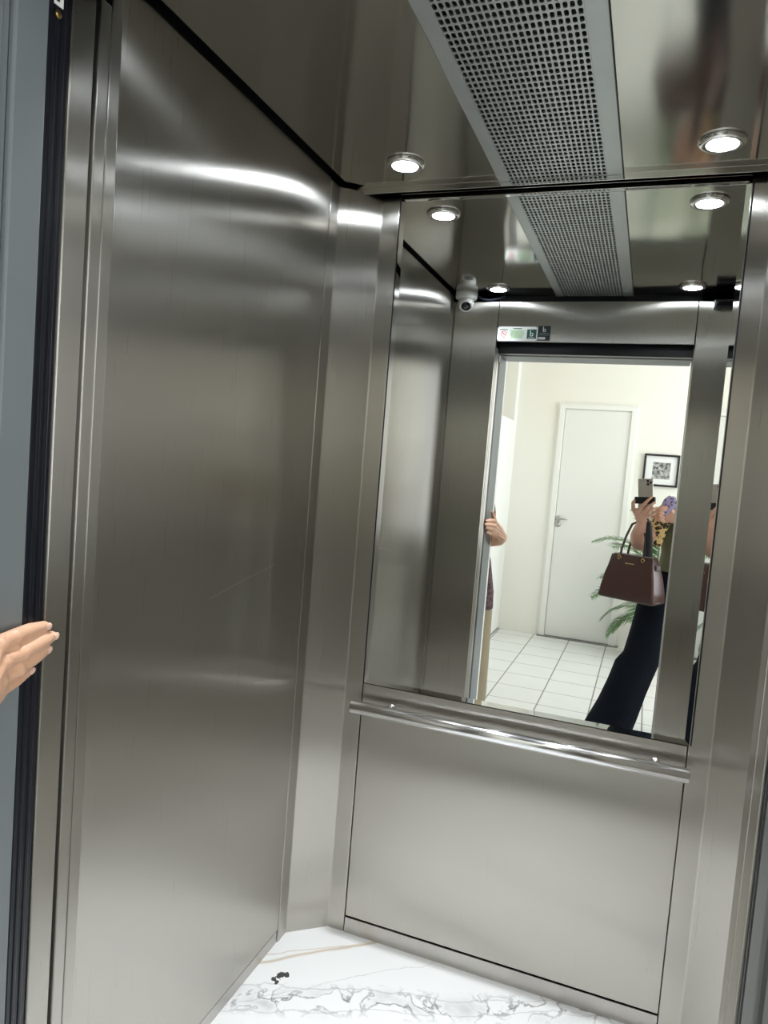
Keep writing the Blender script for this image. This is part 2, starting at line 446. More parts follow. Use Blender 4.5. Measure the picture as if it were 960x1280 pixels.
# downlights
SPOT_W = 55
LAMP = plain('lamp_lens', (1, 1, 1), .3, emit=((.86, .93, 1.), 62.))
WHERE = {0: ('by the mirror on the left of the grille',), 1: ('by the mirror on the right of the grille',), 2: ('above the doorway under the security camera side',), 3: ('above the doorway on the right of the grille',)}
LB = ['round white downlight in the steel ceiling, left of the grille beside the mirror',
      'round white downlight in the steel ceiling, right of the grille beside the mirror',
      'round white downlight seen only in the mirror, by the security camera above the doorway',
      'round white downlight seen only in the mirror, by the black box above the doorway']
for i, (x, y) in enumerate(((-.663, 1.769), (.078, 1.772), (-.672, .882), (.083, .888))):
    r = empty('downlight', (x, y, ZT), LB[i], 'ceiling light', 'round ceiling downlights')
    M = Matrix.Translation((x, y, 0))
    MB().lathe([(.034, ZT-.0085), (.040, ZT-.0105), (.047, ZT-.009), (.051, ZT-.003), (.051, ZT-.0003), (.034, ZT-.0003)], M, 40).build('trim_ring', S_POL, r)
    MB().lathe([(0, ZT-.0112), (.020, ZT-.0108), (.0335, ZT-.0085), (.0335, ZT-.002), (0, ZT-.002)], M, 32).build('lens', LAMP, r)

for i, (x, y) in enumerate(((-.663, 1.769), (.078, 1.772), (-.672, .882), (.083, .888))):
    l = bpy.data.lights.new('downlight_beam', 'SPOT'); l.energy = SPOT_W; l.spot_size = math.radians(82); l.spot_blend = 1.0; l.shadow_soft_size = .028; l.color = (.90, .95, 1.)
    o = bpy.data.objects.new('downlight_beam', l); COL.objects.link(o); o.location = (x, y, ZT-.016)

# security camera
def cctv():
    c = Vector((-.826, .808, ZT+.0003))
    r = empty('security_camera', c, 'white dome security camera hanging in the ceiling corner by the lift doorway', 'security camera')
    M = Matrix.Translation(c)
    MB().lathe([(0, 0), (.047, 0), (.048, -.006), (.047, -.024), (.043, -.030), (0, -.030)], M, 40).build('base', PLASTIC_W, r)
    d = Vector((.22, .72, -.70)).normalized(); p = c+Vector((0, 0, -.046))
    rot = d.to_track_quat('Z', 'Y').to_matrix().to_4x4()
    MB().lathe([(0, -.032), (.018, -.029), (.031, -.017), (.036, 0), (.033, .018), (.027, .027), (.024, .030), (.0215, .0265), (0, .0265)], Matrix.Translation(p) @ rot, 40).build('camera_ball', PLASTIC_W, r)
    MB().lathe([(0, .0305), (.011, .0295), (.021, .0268), (.021, .022), (0, .022)], Matrix.Translation(p) @ rot, 32).build('lens', GLASS_B, r)
    pts = [c+Vector((.045, -.012, -.012)), c+Vector((.07, -.02, -.024)), c+Vector((.10, -.03, -.026)), c+Vector((.135, -.04, -.016)), c+Vector((.16, -.045, -.004))]
    MB().tube(pts, .005, 10).build('cable', plain('dark_blue_cable', (.02, .03, .06), .45), r)
cctv()
# black box high on the front wall
r = empty('control_box', (.21, FI, 2.13), 'small black box fixed high on the steel wall right of the lift doorway', 'box')
MB().box(.170, .248, FI-.0003, FI+.03, 2.131, 2.166, .003).build('case', BLACK, r)
MB().box(.178, .240, FI+.030, FI+.0315, 2.140, 2.157, .0006).build('cover', GLASS_B, r)

# stickers on the header (lettering as it stands; the mirror turns it round)
def glyph_d(mb, cx, z, h, y):
    """a small letter made of a ring and a stem; seen in the mirror the stem is on the left"""
    n = 28; ro, ri = h*.30, h*.16
    t = bmesh.new()
    for k in range(n):
        a, c = 2*PI*k/n, 2*PI*(k+1)/n
        f = lambda rr, q: t.verts.new((cx+rr*math.cos(q), y, z+h*.30+rr*math.sin(q)))
        t.faces.new((f(ro, a), f(ro, c), f(ri, c), f(ri, a)))
    mb.add(t); mb.box(cx-ro, cx-ro+h*.15, y-.0001, y, z+h*.05, z+h, 0)
def rrect(mb, x0, x1, z0, z1, r, y, th):
    pts = []
    for cx, cz, a0 in ((x1-r, z1-r, 0), (x0+r, z1-r, 90), (x0+r, z0+r, 180), (x1-r, z0+r, 270)):
        for k in range(7):
            a = math.radians(a0+15*k); pts.append((cx+r*math.cos(a), cz+r*math.sin(a)))
    a = [mb.bm.verts.new((x, y, z)) for x, z in pts]; b = [mb.bm.verts.new((x, y+th, z)) for x, z in pts]; n = len(pts)
    fs = [mb.bm.faces.new(a), mb.bm.faces.new(b[::-1])]+[mb.bm.faces.new((a[i], b[i], b[(i+1) % n], a[(i+1) % n])) for i in range(n)]
    bmesh.ops.recalc_face_normals(mb.bm, faces=fs)
G_TXT = plain('green_print', (.33, .62, .22), .5); G_DK = plain('dark_green_print', (.02, .10, .075), .45)
INK = plain('ink', (.02, .03, .03), .5); RED = plain('red_print', (.62, .05, .06), .5); PAPER = plain('sticker_paper', (.88, .89, .85), .4)
SLATE = plain('black_print', (.018, .026, .03), .4)
Y = FI-.0002
r = empty('notice_sticker', (-.60, FI, 1.982), 'white rounded notice sticker with red symbol and green text above the doorway', 'sticker')
mb = MB(); rrect(mb, -.684, -.511, 1.981, 2.042, .012, Y, .0007); mb.build('sheet', PAPER, r)
Y2 = Y+.001
mb = MB()
for k in range(24):
    a, c = 2*PI*k/24, 2*PI*(k+1)/24
    mb.bm.faces.new([mb.bm.verts.new((-.656+q*math.cos(w), Y2, 2.011+q*math.sin(w))) for q, w in ((.0125, a), (.0125, c), (.0098, c), (.0098, a))])
mb.rbox(Matrix.Translation((-.656, Y2, 2.011)) @ Matrix.Rotation(PI/4, 4, 'Y'), .022, .0002, .0024)
mb.box(-.661, -.652, Y2-.0001, Y2, 2.009, 2.013)
mb.build('prohibition_symbol', RED, r)
for a, c, e, f in ((-.674, -.640, 2.0275, 2.0305), (-.668, -.646, 1.992, 1.9945), (-.616, -.578, 2.0325, 2.0355)):
    MB().box(a, c, Y2-.0001, Y2, e, f).build('heading_text', INK, r)
mb = MB()
for k, (a, c) in enumerate(((-.628, -.566), (-.624, -.570), (-.628, -.568), (-.626, -.566), (-.628, -.570), (-.622, -.572), (-.626, -.574))):
    z = 2.0265-k*.0054; x = a
    while x < c:
        w = random.uniform(.005, .013); mb.box(x, min(x+w, c), Y2-.0001, Y2, z-.0016, z+.0016); x += w+.0016
mb.build('green_text', G_TXT, r)
mb = MB(); mb.box(-.555, -.515, Y2-.0003, Y2-.0001, 1.991, 2.031); lo = mb.build('logo_square', G_DK, r)
mb = MB(); glyph_d(mb, -.535, 2.001, .026, Y2+.0002); mb.box(-.548, -.522, Y2, Y2+.0002, 1.9945, 1.9965); mb.build('logo_letter', PAPER, lo)
r.location.z += .016
r = empty('logo_sticker', (-.48, FI, 1.985), 'small black square sticker with a white letter beside the white notice', 'sticker')
MB().box(-.5085, -.456, Y, Y+.0008, 1.984, 2.046, .0003).build('sheet', SLATE, r)
mb = MB(); glyph_d(mb, -.482, 2.021, .022, Y2+.0002); mb.build('logo_letter', PAPER, r)
mb = MB()
for k in range(3): mb.box(-.502, -.464+.003*k, Y2, Y2+.0002, 2.0155-k*.0045, 2.0173-k*.0045)
mb.build('small_text', plain('grey_print', (.2, .23, .24), .5), r)
MB().box(-.506, -.476, Y2, Y2+.0002, 1.989, 1.999).build('label_strip', plain('strip_print', (.7, .7, .72), .5), r)
r.location.z += .016
# tag and screw on the left door seal, near the top of the frame
r = empty('seal_tag', (-.686, .6615, 1.93), 'tiny white paper tag above a brass screw at the top of the black door seal', 'tag')
SEALX = JL+.0006
MB().box(SEALX-.001, SEALX+.0004, .655, .668, 1.922, 1.95, .0002).build('paper', PAPER, r)
mb = MB(); mb.box(SEALX+.0004, SEALX+.0007, .657, .662, 1.926, 1.929); mb.build('print', INK, r)
MB().lathe([(0, .003), (.004, .0025), (.0052, 0), (0, 0)], Matrix.Translation((SEALX-.001, .6615, 1.913)) @ Matrix.Rotation(PI/2, 4, 'Y'), 20).build('screw', plain('brass', (.30, .20, .08), .4, 1), r)

# ================================================================= HALL: setting
HX0, HX1, HY, HZ = -1.16, 2.3, -2.54, 2.95
struct(MB().box(HX0-.3, HX1+.1, HY-.1, F0-.001, -.06, 0).build('floor_hall', TILES))
struct(MB().box(HX0-.3, HX1+.1, HY-.1, F0, HZ, HZ+.06).build('ceiling_hall', CEIL_W))
struct(MB().box(HX0-.3, HX1+.1, HY-.1, HY, 0, HZ).build('wall_hall_far', CREAM_W))
mb = MB(); mb.box(HX0-.3, HX0, HY, .42, 0, 1.877); mb.box(HX0-.3, HX0, HY, -2.40, 1.877, HZ); mb.box(HX0-.3, HX0, HY, .42, 2.75, HZ)
struct(mb.build('wall_hall_left', WHITE_W))
struct(MB().box(HX0-.3, HX0-.14, -2.40, .42, 1.877, 2.75).build('wall_hall_left_recess', BEIGE))
mb = MB(); mb.box(HX1, HX1+.1, HY, -2.0, 0, HZ); mb.box(HX1, HX1+.1, -.2, .42, 0, HZ); mb.box(HX1, HX1+.1, -2.0, -.2, 0, .7); mb.box(HX1, HX1+.1, -2.0, -.2, 2.5, HZ)
struct(mb.build('wall_hall_right', WHITE_W))
mb = MB()
mb.box(HX0-.3, JL-.012, .42, F0-.001, 0, HZ); mb.box(JR+.012, HX1+.1, .42, F0-.001, 0, HZ); mb.box(JL-.012, JR+.012, .42, F0-.001, 2.02, HZ)
struct(mb.build('wall_hall_near', WHITE_W))
struct(MB().box(HX0-.01, HX0+.004, HY+.004, .42, 0, .012, .001).build('baseboard_hall', GREYP))
# added, unseen window frame in the right-hand hall wall, for the daylight lamp
w = MB()
for a, c, e, f in ((-2.0, -.2, .7, .75), (-2.0, -.2, 2.45, 2.5), (-2.0, -1.95, .75, 2.45), (-.25, -.2, .75, 2.45), (-1.12, -1.08, .75, 2.45)): w.box(HX1+.02, HX1+.07, a, c, e, f, .004)
struct(w.build('added_window_1', FRAME_W))

# white hall door
DX0, DX1, DT = -.803, -.135, 2.065
mb = MB()
mb.box(DX0, DX0+.06, HY, HY+.022, 0, DT, .004); mb.box(DX1-.06, DX1, HY, HY+.022, 0, DT, .004); mb.box(DX0+.06, DX1-.06, HY, HY+.022, DT-.05, DT, .004)
mb.box(DX0+.012, DX0+.058, HY+.02, HY+.03, 0, DT-.012, .004); mb.box(DX1-.058, DX1-.012, HY+.02, HY+.03, 0, DT-.012, .004); mb.box(DX0+.05, DX1-.05, HY+.02, HY+.03, DT-.048, DT-.012, .004)
fr = struct(mb.build('trim_17', FRAME_W))
dr = struct(MB().box(DX0+.063, DX1-.038, HY+.001, HY+.014, .012, DT-.052, .003).build('door_1', DOOR_W))
STEELM = plain('satin_nickel', (.45, .44, .42), .3, 1)
MB().box(DX0, DX1+.02, HY+.001, HY+.05, 0, .010, .001).build('threshold', plain('grey_stone', (.22, .21, .20), .5), dr)
mb = MB(); RX = Matrix.Rotation(-PI/2, 4, 'X'); hy = HY+.0135
mb.lathe([(0, 0), (.025, 0), (.025, .006), (.021, .009), (0, .009)], Matrix.Translation((-.715, hy, 1.056)) @ RX, 28)
mb.tube([(-.715, hy, 1.056), (-.715, hy+.032, 1.056), (-.705, hy+.040, 1.056), (-.68, hy+.041, 1.057), (-.635, hy+.040, 1.058)], .008, 14)
hd = mb.build('door_handle', STEELM, dr)
MB().lathe([(0, 0), (.025, 0), (.025, .006), (.021, .009), (.010, .009), (.009, .012), (0, .012)], Matrix.Translation((-.715, hy, 1.003)) @ RX, 28).build('lock_escutcheon', STEELM, dr)

# framed print
def picture():
    x0, x1, z0, z1 = -.057, .222, 1.405, 1.674; y = HY+.002
    r = empty('framed_picture', ((x0+x1)/2, HY, z0), 'black framed black and white picture in a white mount on the hall wall', 'picture')
    w = .017; mb = MB()
    for a, c, e, f in ((x0, x1, z0, z0+w), (x0, x1, z1-w, z1), (x0, x0+w, z0+w, z1-w), (x1-w, x1, z0+w, z1-w)): mb.box(a, c, y, y+.022, e, f, .002)
    mb.build('frame', plain('black_wood', (.015, .015, .016), .35, noise=.2), r)
    MB().box(x0+w, x1-w, y, y+.008, z0+w, z1-w).build('mount', plain('white_card', (.84, .84, .83), .7), r)
    m, nt, b, N, L = nodes('grey_print_image')
    tc = N('ShaderNodeTexCoord'); n = N('ShaderNodeTexNoise'); n.inputs['Scale'].default_value = 42; n.inputs['Detail'].default_value = 9; n.inputs['Roughness'].default_value = .72
    rp = N('ShaderNodeValToRGB'); rp.color_ramp.elements[0].position = .38; rp.color_ramp.elements[1].position = .64; rp.color_ramp.elements[0].color = (.02, .02, .02, 1); rp.color_ramp.elements[1].color = (.62, .62, .60, 1)
    L(tc.outputs['Object'], n.inputs['Vector']); L(n.outputs['Fac'], rp.inputs[0]); L(rp.outputs[0], b.inputs['Base Color']); b.inputs['Roughness'].default_value = .5
    MB().box(x0+.072, x1-.068, y+.008, y+.009, z0+.062, z1-.068).build('print', m, r)
picture()

# potted palm beside the hall door
def palm():
    c = Vector((.15, -2.22, 0))
    r = empty('potted_palm', c, 'green potted palm with feathery fronds standing against the hall wall by the white door', 'plant')
    M = Matrix.Translation(c)
    MB().lathe([(0, 0), (.10, 0), (.105, .01), (.135, .24), (.145, .245), (.145, .27), (.13, .27), (.125, .235), (0, .235)], M, 36).build('pot', plain('terracotta_pot', (.30, .17, .11), .7, noise=.1), r)
    MB().lathe([(0, .24), (.124, .236), (0, .236)], M, 30).build('soil', plain('soil', (.05, .035, .025), .9, noise=.4, scale=60), r)
    leaf = plain('palm_leaf', (.10, .21, .075), .45, noise=.35, scale=9)
    stem = plain('palm_stem', (.16, .22, .07), .5, noise=.2)
    rnd = random.Random(4)
    specs = [(176, .80, 42, .62), (200, .60, 28, .55), (160, .55, 20, .60), (140, .72, 52, .60), (188, .42, 5, .50), (205, .38, -8, .48), (168, .36, -4, .46), (90, .78, 60, .55), (40, .7, 50, .55), (10, .72, 42, .55), (60, .5, 20, .5), (120, .92, 72, .55), (30, .95, 70, .55), (345, .5, 25, .5), (110, .45, 10, .42)]
    for az, z0, el, ln in specs:
        ln *= .86
        a = math.radians(az); dh = Vector((math.cos(a), math.sin(a), 0)); e = math.radians(el)
        p = c+Vector((dh.x*.02, dh.y*.02, .235)); top = c+Vector((dh.x*.05, dh.y*.05, z0))
        P = [p, p.lerp(top, .5)+dh*.01, top]; q = top.copy(); n = 16; dirs = []
        for k in range(n):
            ee = e-(k/n)**1.3*1.25
            d = dh*math.cos(ee)+Vector((0, 0, math.sin(ee))); q = q+d*(ln/n)
            if q.y < HY+.05: q.y = HY+.05
            P.append(q.copy()); dirs.append(d)
        f = MB(); f.tube(P, [.006, .005, .0045]+[.004-.003*k/n for k in range(n)], 6, 1)
        side = Vector((-dh.y, dh.x, 0))
        for k in range(1, n):
            for h in (0, .5):
                b = P[2+k].lerp(P[min(3+k, len(P)-1)], h); d = dirs[k-1]
                u = (k+h)/n; L_ = ln*.42*math.sin(PI*min(1, .25+.75*u))**.7+.02
                for s in (-1, 1):
                    v = (side*s*.86+d*.55+Vector((0, 0, .10-.12*u+rnd.uniform(-.08, .08)))).normalized()
                    up = side.cross(d).normalized(); wv = v.cross(up).normalized()*.0065
                    m1 = b+v*L_*.5+Vector((0, 0, .004)); tp = b+v*L_+Vector((0, 0, -.16*L_))
                    for z in (m1, tp):
                        if z.y < HY+.012: z.y = HY+.012
                    vs = [f.bm.verts.new(x) for x in (b-wv*.3, b+wv*.3, m1+wv, m1-wv, tp)]
                    g1 = f.bm.faces.new((vs[0], vs[1], vs[2], vs[3])); g2 = f.bm.faces.new((vs[3], vs[2], vs[4]))
        f.build('frond', [leaf, stem], r)
palm()

# added, unseen hall lights: a glowing ceiling panel and a daylight area lamp
def hall_fill_panel(x, y, lab):
    r = empty('added_fill_panel', (x, y, HZ), lab, 'ceiling light', 'added hall fill panels')
    MB().box(x-.30, x+.30, y-.30, y+.30, HZ-.05, HZ-.0005, .006).build('housing', FRAME_W, r)
    MB().box(x-.275, x+.275, y-.275, y+.275, HZ-.056, HZ-.048, .002).build('diffuser', plain('fill_panel_glow', (1, 1, 1), .4, emit=((1., .95, .86), 6.5)), r)
hall_fill_panel(.55, -1.3, 'added unseen glowing square panel that lights the middle of the hall')
def area(name, loc, rot, sx, sy, e, col):
    l = bpy.data.lights.new(name, 'AREA'); l.shape = 'RECTANGLE'; l.size = sx; l.size_y = sy; l.energy = e; l.color = col
    o = bpy.data.objects.new(name, l); COL.objects.link(o); o.location = loc; o.rotation_euler = rot; return o
area('added_daylight_area', (HX1-.005, -1.1, 1.6), (0, PI/2, 0), 1.7, 1.7, 69, (.93, .97, 1.))  # area lamp added at the unseen window opening to bring in daylight

# ================================================================= PEOPLE
SKIN = plain('skin', (.50, .275, .19), .5, noise=.10, scale=30, bump=.15)
SKIN2 = plain('skin_pale', (.64, .37, .235), .48, noise=.10, scale=35, bump=.15)
NAIL = plain('fingernail', (.72, .46, .36), .25)
EYE = plain('eye', (.03, .02, .015), .1)

def finger(mb, pts, r): mb.loft([(p, q) for p, q in zip(pts, r)], 12, dome=True)

def head(mb, c, fw, s=1.):
    """head of height ~0.22 centred on c, facing fw"""
    c = Vector(c); f = Vector(fw).normalized(); up = Vector((0, 0, 1)); sd = f.cross(up).normalized()
    mb.ball(c+up*.025*s, (.074*s, .092*s, .092*s), Matrix((sd, f, up)).transposed().to_4x4())
    mb.ball(c-up*.035*s+f*.022*s, (.060*s, .066*s, .075*s), Matrix((sd, f, up)).transposed().to_4x4())
    mb.loft([(c+f*.080*s+up*.020*s, .008*s), (c+f*.094*s-up*.010*s, .011*s), (c+f*.098*s-up*.024*s, .014*s)], 10, dome=True)
    mb.ball(c+f*.076*s-up*.083*s, .020*s)
    mb.loft([(c+f*.086*s-up*.052*s+sd*.018*s, .006*s), (c+f*.091*s-up*.052*s, .0075*s), (c+f*.086*s-up*.052*s-sd*.018*s, .006*s)], 10, dome=True)
    for q in (-1, 1):
        mb.ball(c+sd*q*.076*s-up*.005*s-f*.005*s, (.012*s, .02*s, .032*s), Matrix((sd, f, up)).transposed().to_4x4())
def eyes(c, fw, par, s=1.):
    c = Vector(c); f = Vector(fw).normalized(); up = Vector((0, 0, 1)); sd = f.cross(up).normalized()
    for q in (-1, 1): MB().ball(c+f*.078*s+sd*q*.031*s+up*.012*s, (.012, .007, .007), Matrix((sd, f, up)).transposed().to_4x4(), 14).build('eye', EYE, par)

# ---- the photographer: stands in the hall just outside the doorway, right of centre
def photographer():
    r = empty('person', (.22, -.34, 0), 'person taking the photo in black trousers and olive top, brown bag on the forearm', 'person')
    HC = (.285, -.37, 1.455); FW = (-.2, 1, -.05)
    mb = MB()
    mb.loft([((.25, -.36, .90), (.14, .09)), ((.25, -.36, .96), (.15, .10)), ((.25, -.36, 1.05), (.135, .10)), ((.255, -.365, 1.18), (.155, .105)), ((.26, -.37, 1.26), (.165, .085)), ((.265, -.37, 1.30), (.09, .06))], 20, side=(1, 0, 0), dome=True)
    mb.loft([((.268, -.37, 1.27), .055), ((.28, -.37, 1.37), .05)], 14, dome=True)
    head(mb, HC, FW)
    # legs
    mb.loft([((.15, -.35, .88), .085), ((.06, -.26, .48), .058), ((-.06, -.18, .09), .036)], 14, dome=True)
    mb.loft([((-.06, -.19, .05), (.036, .032)), ((-.075, -.10, .035), (.04, .026)), ((-.085, -.03, .03), (.034, .02))], 12, side=(1, 0, 0), dome=True)
    mb.loft([((.34, -.37, .88), .085), ((.36, -.37, .48), .058), ((.37, -.39, .09), .036)], 14, dome=True)
    mb.loft([((.37, -.40, .05), (.036, .032)), ((.38, -.31, .035), (.04, .026)), ((.385, -.24, .03), (.034, .02))], 12, side=(1, 0, 0), dome=True)
    # left arm: shoulder, elbow, wrist
    mb.loft([((.115, -.37, 1.265), .058), ((.045, -.29, 1.17), .050), ((-.014, -.205, 1.112), .052)], 14, dome=True)
    mb.loft([((-.014, -.205, 1.112), .053), ((-.018, -.150, 1.148), .049), ((-.014, -.085, 1.197), .034), ((-.012, -.055, 1.222), .026)], 14, dome=True)
    mb.loft([((-.012, -.058, 1.222), (.027, .019)), ((-.016, -.040, 1.245), (.036, .017)), ((-.018, -.018, 1.268), (.042, .014)), ((-.016, -.004, 1.286), (.038, .010))], 14, side=(1, 0, 0), dome=True)
    F = [([(-.040, -.004, 1.280), (-.020, .013, 1.312), (.004, .017, 1.342), (.022, .013, 1.364)], (.0092, .0088, .008, .0066)),
         ([(-.020, -.001, 1.276), (.000, .016, 1.296), (.020, .017, 1.318), (.036, .013, 1.334)], (.0092, .0088, .008, .0066)),
         ([(-.002, .000, 1.270), (.014, .015, 1.282), (.028, .016, 1.295), (.042, .012, 1.306)], (.0088, .0084, .0077, .0064)),
         ([(.010, -.004, 1.262), (.022, .008, 1.266), (.034, .011, 1.270), (.043, .009, 1.279)], (.0080, .0075, .0068, .0058)),
         ([(-.040, -.030, 1.255), (-.064, -.026, 1.290), (-.068, -.034, 1.322), (-.052, -.042, 1.346)], (.0125, .0112, .0098, .0078))]
    for p, q in F: finger(mb, p, q)
    # right arm and fist
    mb.loft([((.415, -.37, 1.265), .056), ((.43, -.31, 1.16), .048), ((.40, -.245, 1.085), .044)], 14, dome=True)
    mb.loft([((.40, -.245, 1.085), .044), ((.30, -.215, 1.155), .041), ((.20, -.20, 1.228), .030), ((.165, -.195, 1.250), .026)], 14, dome=True)
    mb.loft([((.17, -.195, 1.250), (.020, .027)), ((.135, -.190, 1.262), (.020, .037)), ((.105, -.186, 1.268), (.018, .039)), ((.088, -.184, 1.268), (.015, .035))], 14, side=(0, 1, 0), dome=True)
    for k in range(4):
        z = 1.296-.0195*k; o = (.0, .004, .002, -.004)[k]; s = (1, 1.04, 1, .88)[k]
        finger(mb, [(.092-o, -.186, z), (.060-o, -.172, z+.003), (.050-o, -.148, z+.003), (.070-o, -.134, z), (.092-o, -.142, z-.002)], [.0105*s, .0102*s, .0095*s, .0085*s, .007*s])
    finger(mb, [(.125, -.172, 1.292), (.100, -.150, 1.310), (.078, -.138, 1.306), (.062, -.134, 1.298)], [.013, .0115, .010, .008])
    body = remesh(mb, 'body', SKIN, r, .0042, 2)
    eyes(HC, FW, r)
    # hair
    h = Vector(HC); mb = MB()
    mb.ball(h+Vector((.004, -.018, .045)), (.084, .098, .088)); mb.ball(h+Vector((.006, -.055, -.03)), (.075, .06, .11)); mb.ball(h+Vector((.004, .04, .085)), (.065, .05, .03))
    remesh(mb, 'hair', plain('dark_hair', (.035, .024, .018), .5, noise=.4, scale=80, bump=.5), r, .006, 2)
    # olive top
    OL = plain('olive_cloth', (.115, .110, .052), .8, noise=.18, scale=25, bump=.4)
    mb = MB()
    mb.loft([((.25, -.36, .925), (.172, .122)), ((.25, -.36, .98), (.158, .116)), ((.25, -.36, 1.05), (.150, .112)), ((.255, -.362, 1.16), (.172, .120)), ((.26, -.37, 1.245), (.180, .098)), ((.262, -.37, 1.295), (.115, .075))], 24, side=(1, 0, 0), dome=False)
    mb.loft([((.12, -.37, 1.262), .070), ((.085, -.335, 1.215), .064)], 16, dome=True)
    mb.loft([((.412, -.37, 1.262), .068), ((.43, -.32, 1.175), .062)], 16, dome=True)
    remesh(mb, 'olive_top', OL, r, .006, 3)
    # leopard scarf hanging down the front of the near shoulder
    LEO = blotch('leopard_print', (.66, .47, .20), (.025, .018, .012), 48, .16, .50, mid=(.30, .17, .06))
    mb = MB()
    mb.loft([((.16, -.33, 1.30), (.05, .022)), ((.105, -.262, 1.268), (.05, .020)), ((.078, -.238, 1.215), (.047, .016)), ((.074, -.240, 1.15), (.036, .014)), ((.076, -.246, 1.095), (.020, .010))], 18, side=(1, 0, 0), dome=True)
    mb.loft([((.15, -.32, 1.30), .035), ((.25, -.30, 1.30), .035), ((.36, -.34, 1.31), .032)], 14, dome=True)
    remesh(mb, 'leopard_scarf', LEO, r, .005, 3)
    # wide black trousers
    TR = plain('black_trousers', (.0055, .0075, .012), .85, spec=.08, noise=.3, scale=14, bump=.5)
    mb = MB()
    mb.loft([((.25, -.36, .955), (.172, .125)), ((.25, -.36, .86), (.182, .135)), ((.25, -.36, .76), (.175, .125))], 24, side=(1, 0, 0))
    mb.loft([((.245, -.36, .86), (.10, .12)), ((.245, -.36, .74), (.07, .09))], 20, side=(1, 0, 0), dome=True)
    mb.loft([((.16, -.345, .90), (.098, .112)), ((.115, -.31, .76), (.112, .115)), ((.083, -.275, .62), (.100, .105)), ((.052, -.235, .47), (.098, .10)), ((.022, -.215, .41), (.108, .105)), ((-.006, -.20, .31), (.107, .11)), ((-.040, -.19, .19), (.113, .12)), ((-.088, -.18, .05), (.124, .13)), ((-.096, -.178, .025), (.125, .13))], 24, side=(1, 0, 0))
    mb.loft([((.335, -.365, .90), (.098, .112)), ((.345, -.37, .70), (.108, .11)), ((.355, -.38, .45), (.10, .10)), ((.365, -.39, .20), (.11, .11)), ((.37, -.395, .025), (.12, .12))], 24, side=(1, 0, 0))
    remesh(mb, 'trousers', TR, r, .006, 3)
    SH = plain('shoe_leather', (.03, .022, .02), .4)
    for cx, cy in ((-.078, -.10), (.38, -.31)):
        MB().loft([((cx+.012, cy-.11, .035), (.038, .033)), ((cx+.003, cy-.02, .034), (.044, .032)), ((cx-.006, cy+.08, .028), (.046, .026)), ((cx-.01, cy+.12, .022), (.034, .02))], 16, side=(1, 0, 0), dome=True).build('shoe', SH, r)
photographer()

# ---- phone the photographer holds (its lens is the viewpoint)
RX_ = Vector((.93451, .34709, .07887)); DN = Vector((.09833, -.03879, -.99440)); FWD = Vector((-.34208, .93703, -.07038))
O = Vector((0, 0, 1.433))
def phone():
    ctr = O+RX_*(-.021)+DN*.0625-FWD*.0085
    r = empty('phone', ctr, 'beige smartphone with a black grip band raised in the photographer\'s hand', 'phone')
    M = Matrix((RX_, FWD, -DN)).transposed().to_4x4(); M.translation = ctr
    MB().rbox(M, .0776, .0085, .163, .0038, 3).build('case', plain('titanium_case', (.42, .39, .33), .35, .3, noise=.04), r)
    s = Matrix.Translation(-FWD*.0044) @ M
    MB().rbox(s, .071, .0006, .156, .0002, 1).build('screen', GLASS_B, r)
    mb = MB(); mb.rbox(Matrix.Translation(FWD*.0046+RX_*.0205-DN*.0605) @ M, .030, .0012, .032, .0005, 2); bump = mb.build('lens_plate', plain('titanium_plate', (.40, .37, .32), .25, .3), r)
    for dx, dz in ((.0135, -.069), (.0135, -.053), (.0285, -.061)):
        MB().lathe([(0, .0066), (.0055, .0064), (.0064, .0056), (.0064, .0045), (0, .0045)], Matrix.Translation(RX_*dx+DN*dz) @ M @ Matrix.Rotation(-PI/2, 4, 'X'), 20).build('lens', GLASS_B, bump)
    MB().rbox(Matrix.Translation(DN*.030-RX_*.003) @ M, .108, .0125, .036, .004, 3).build('grip_band', BLACK, r)
phone()

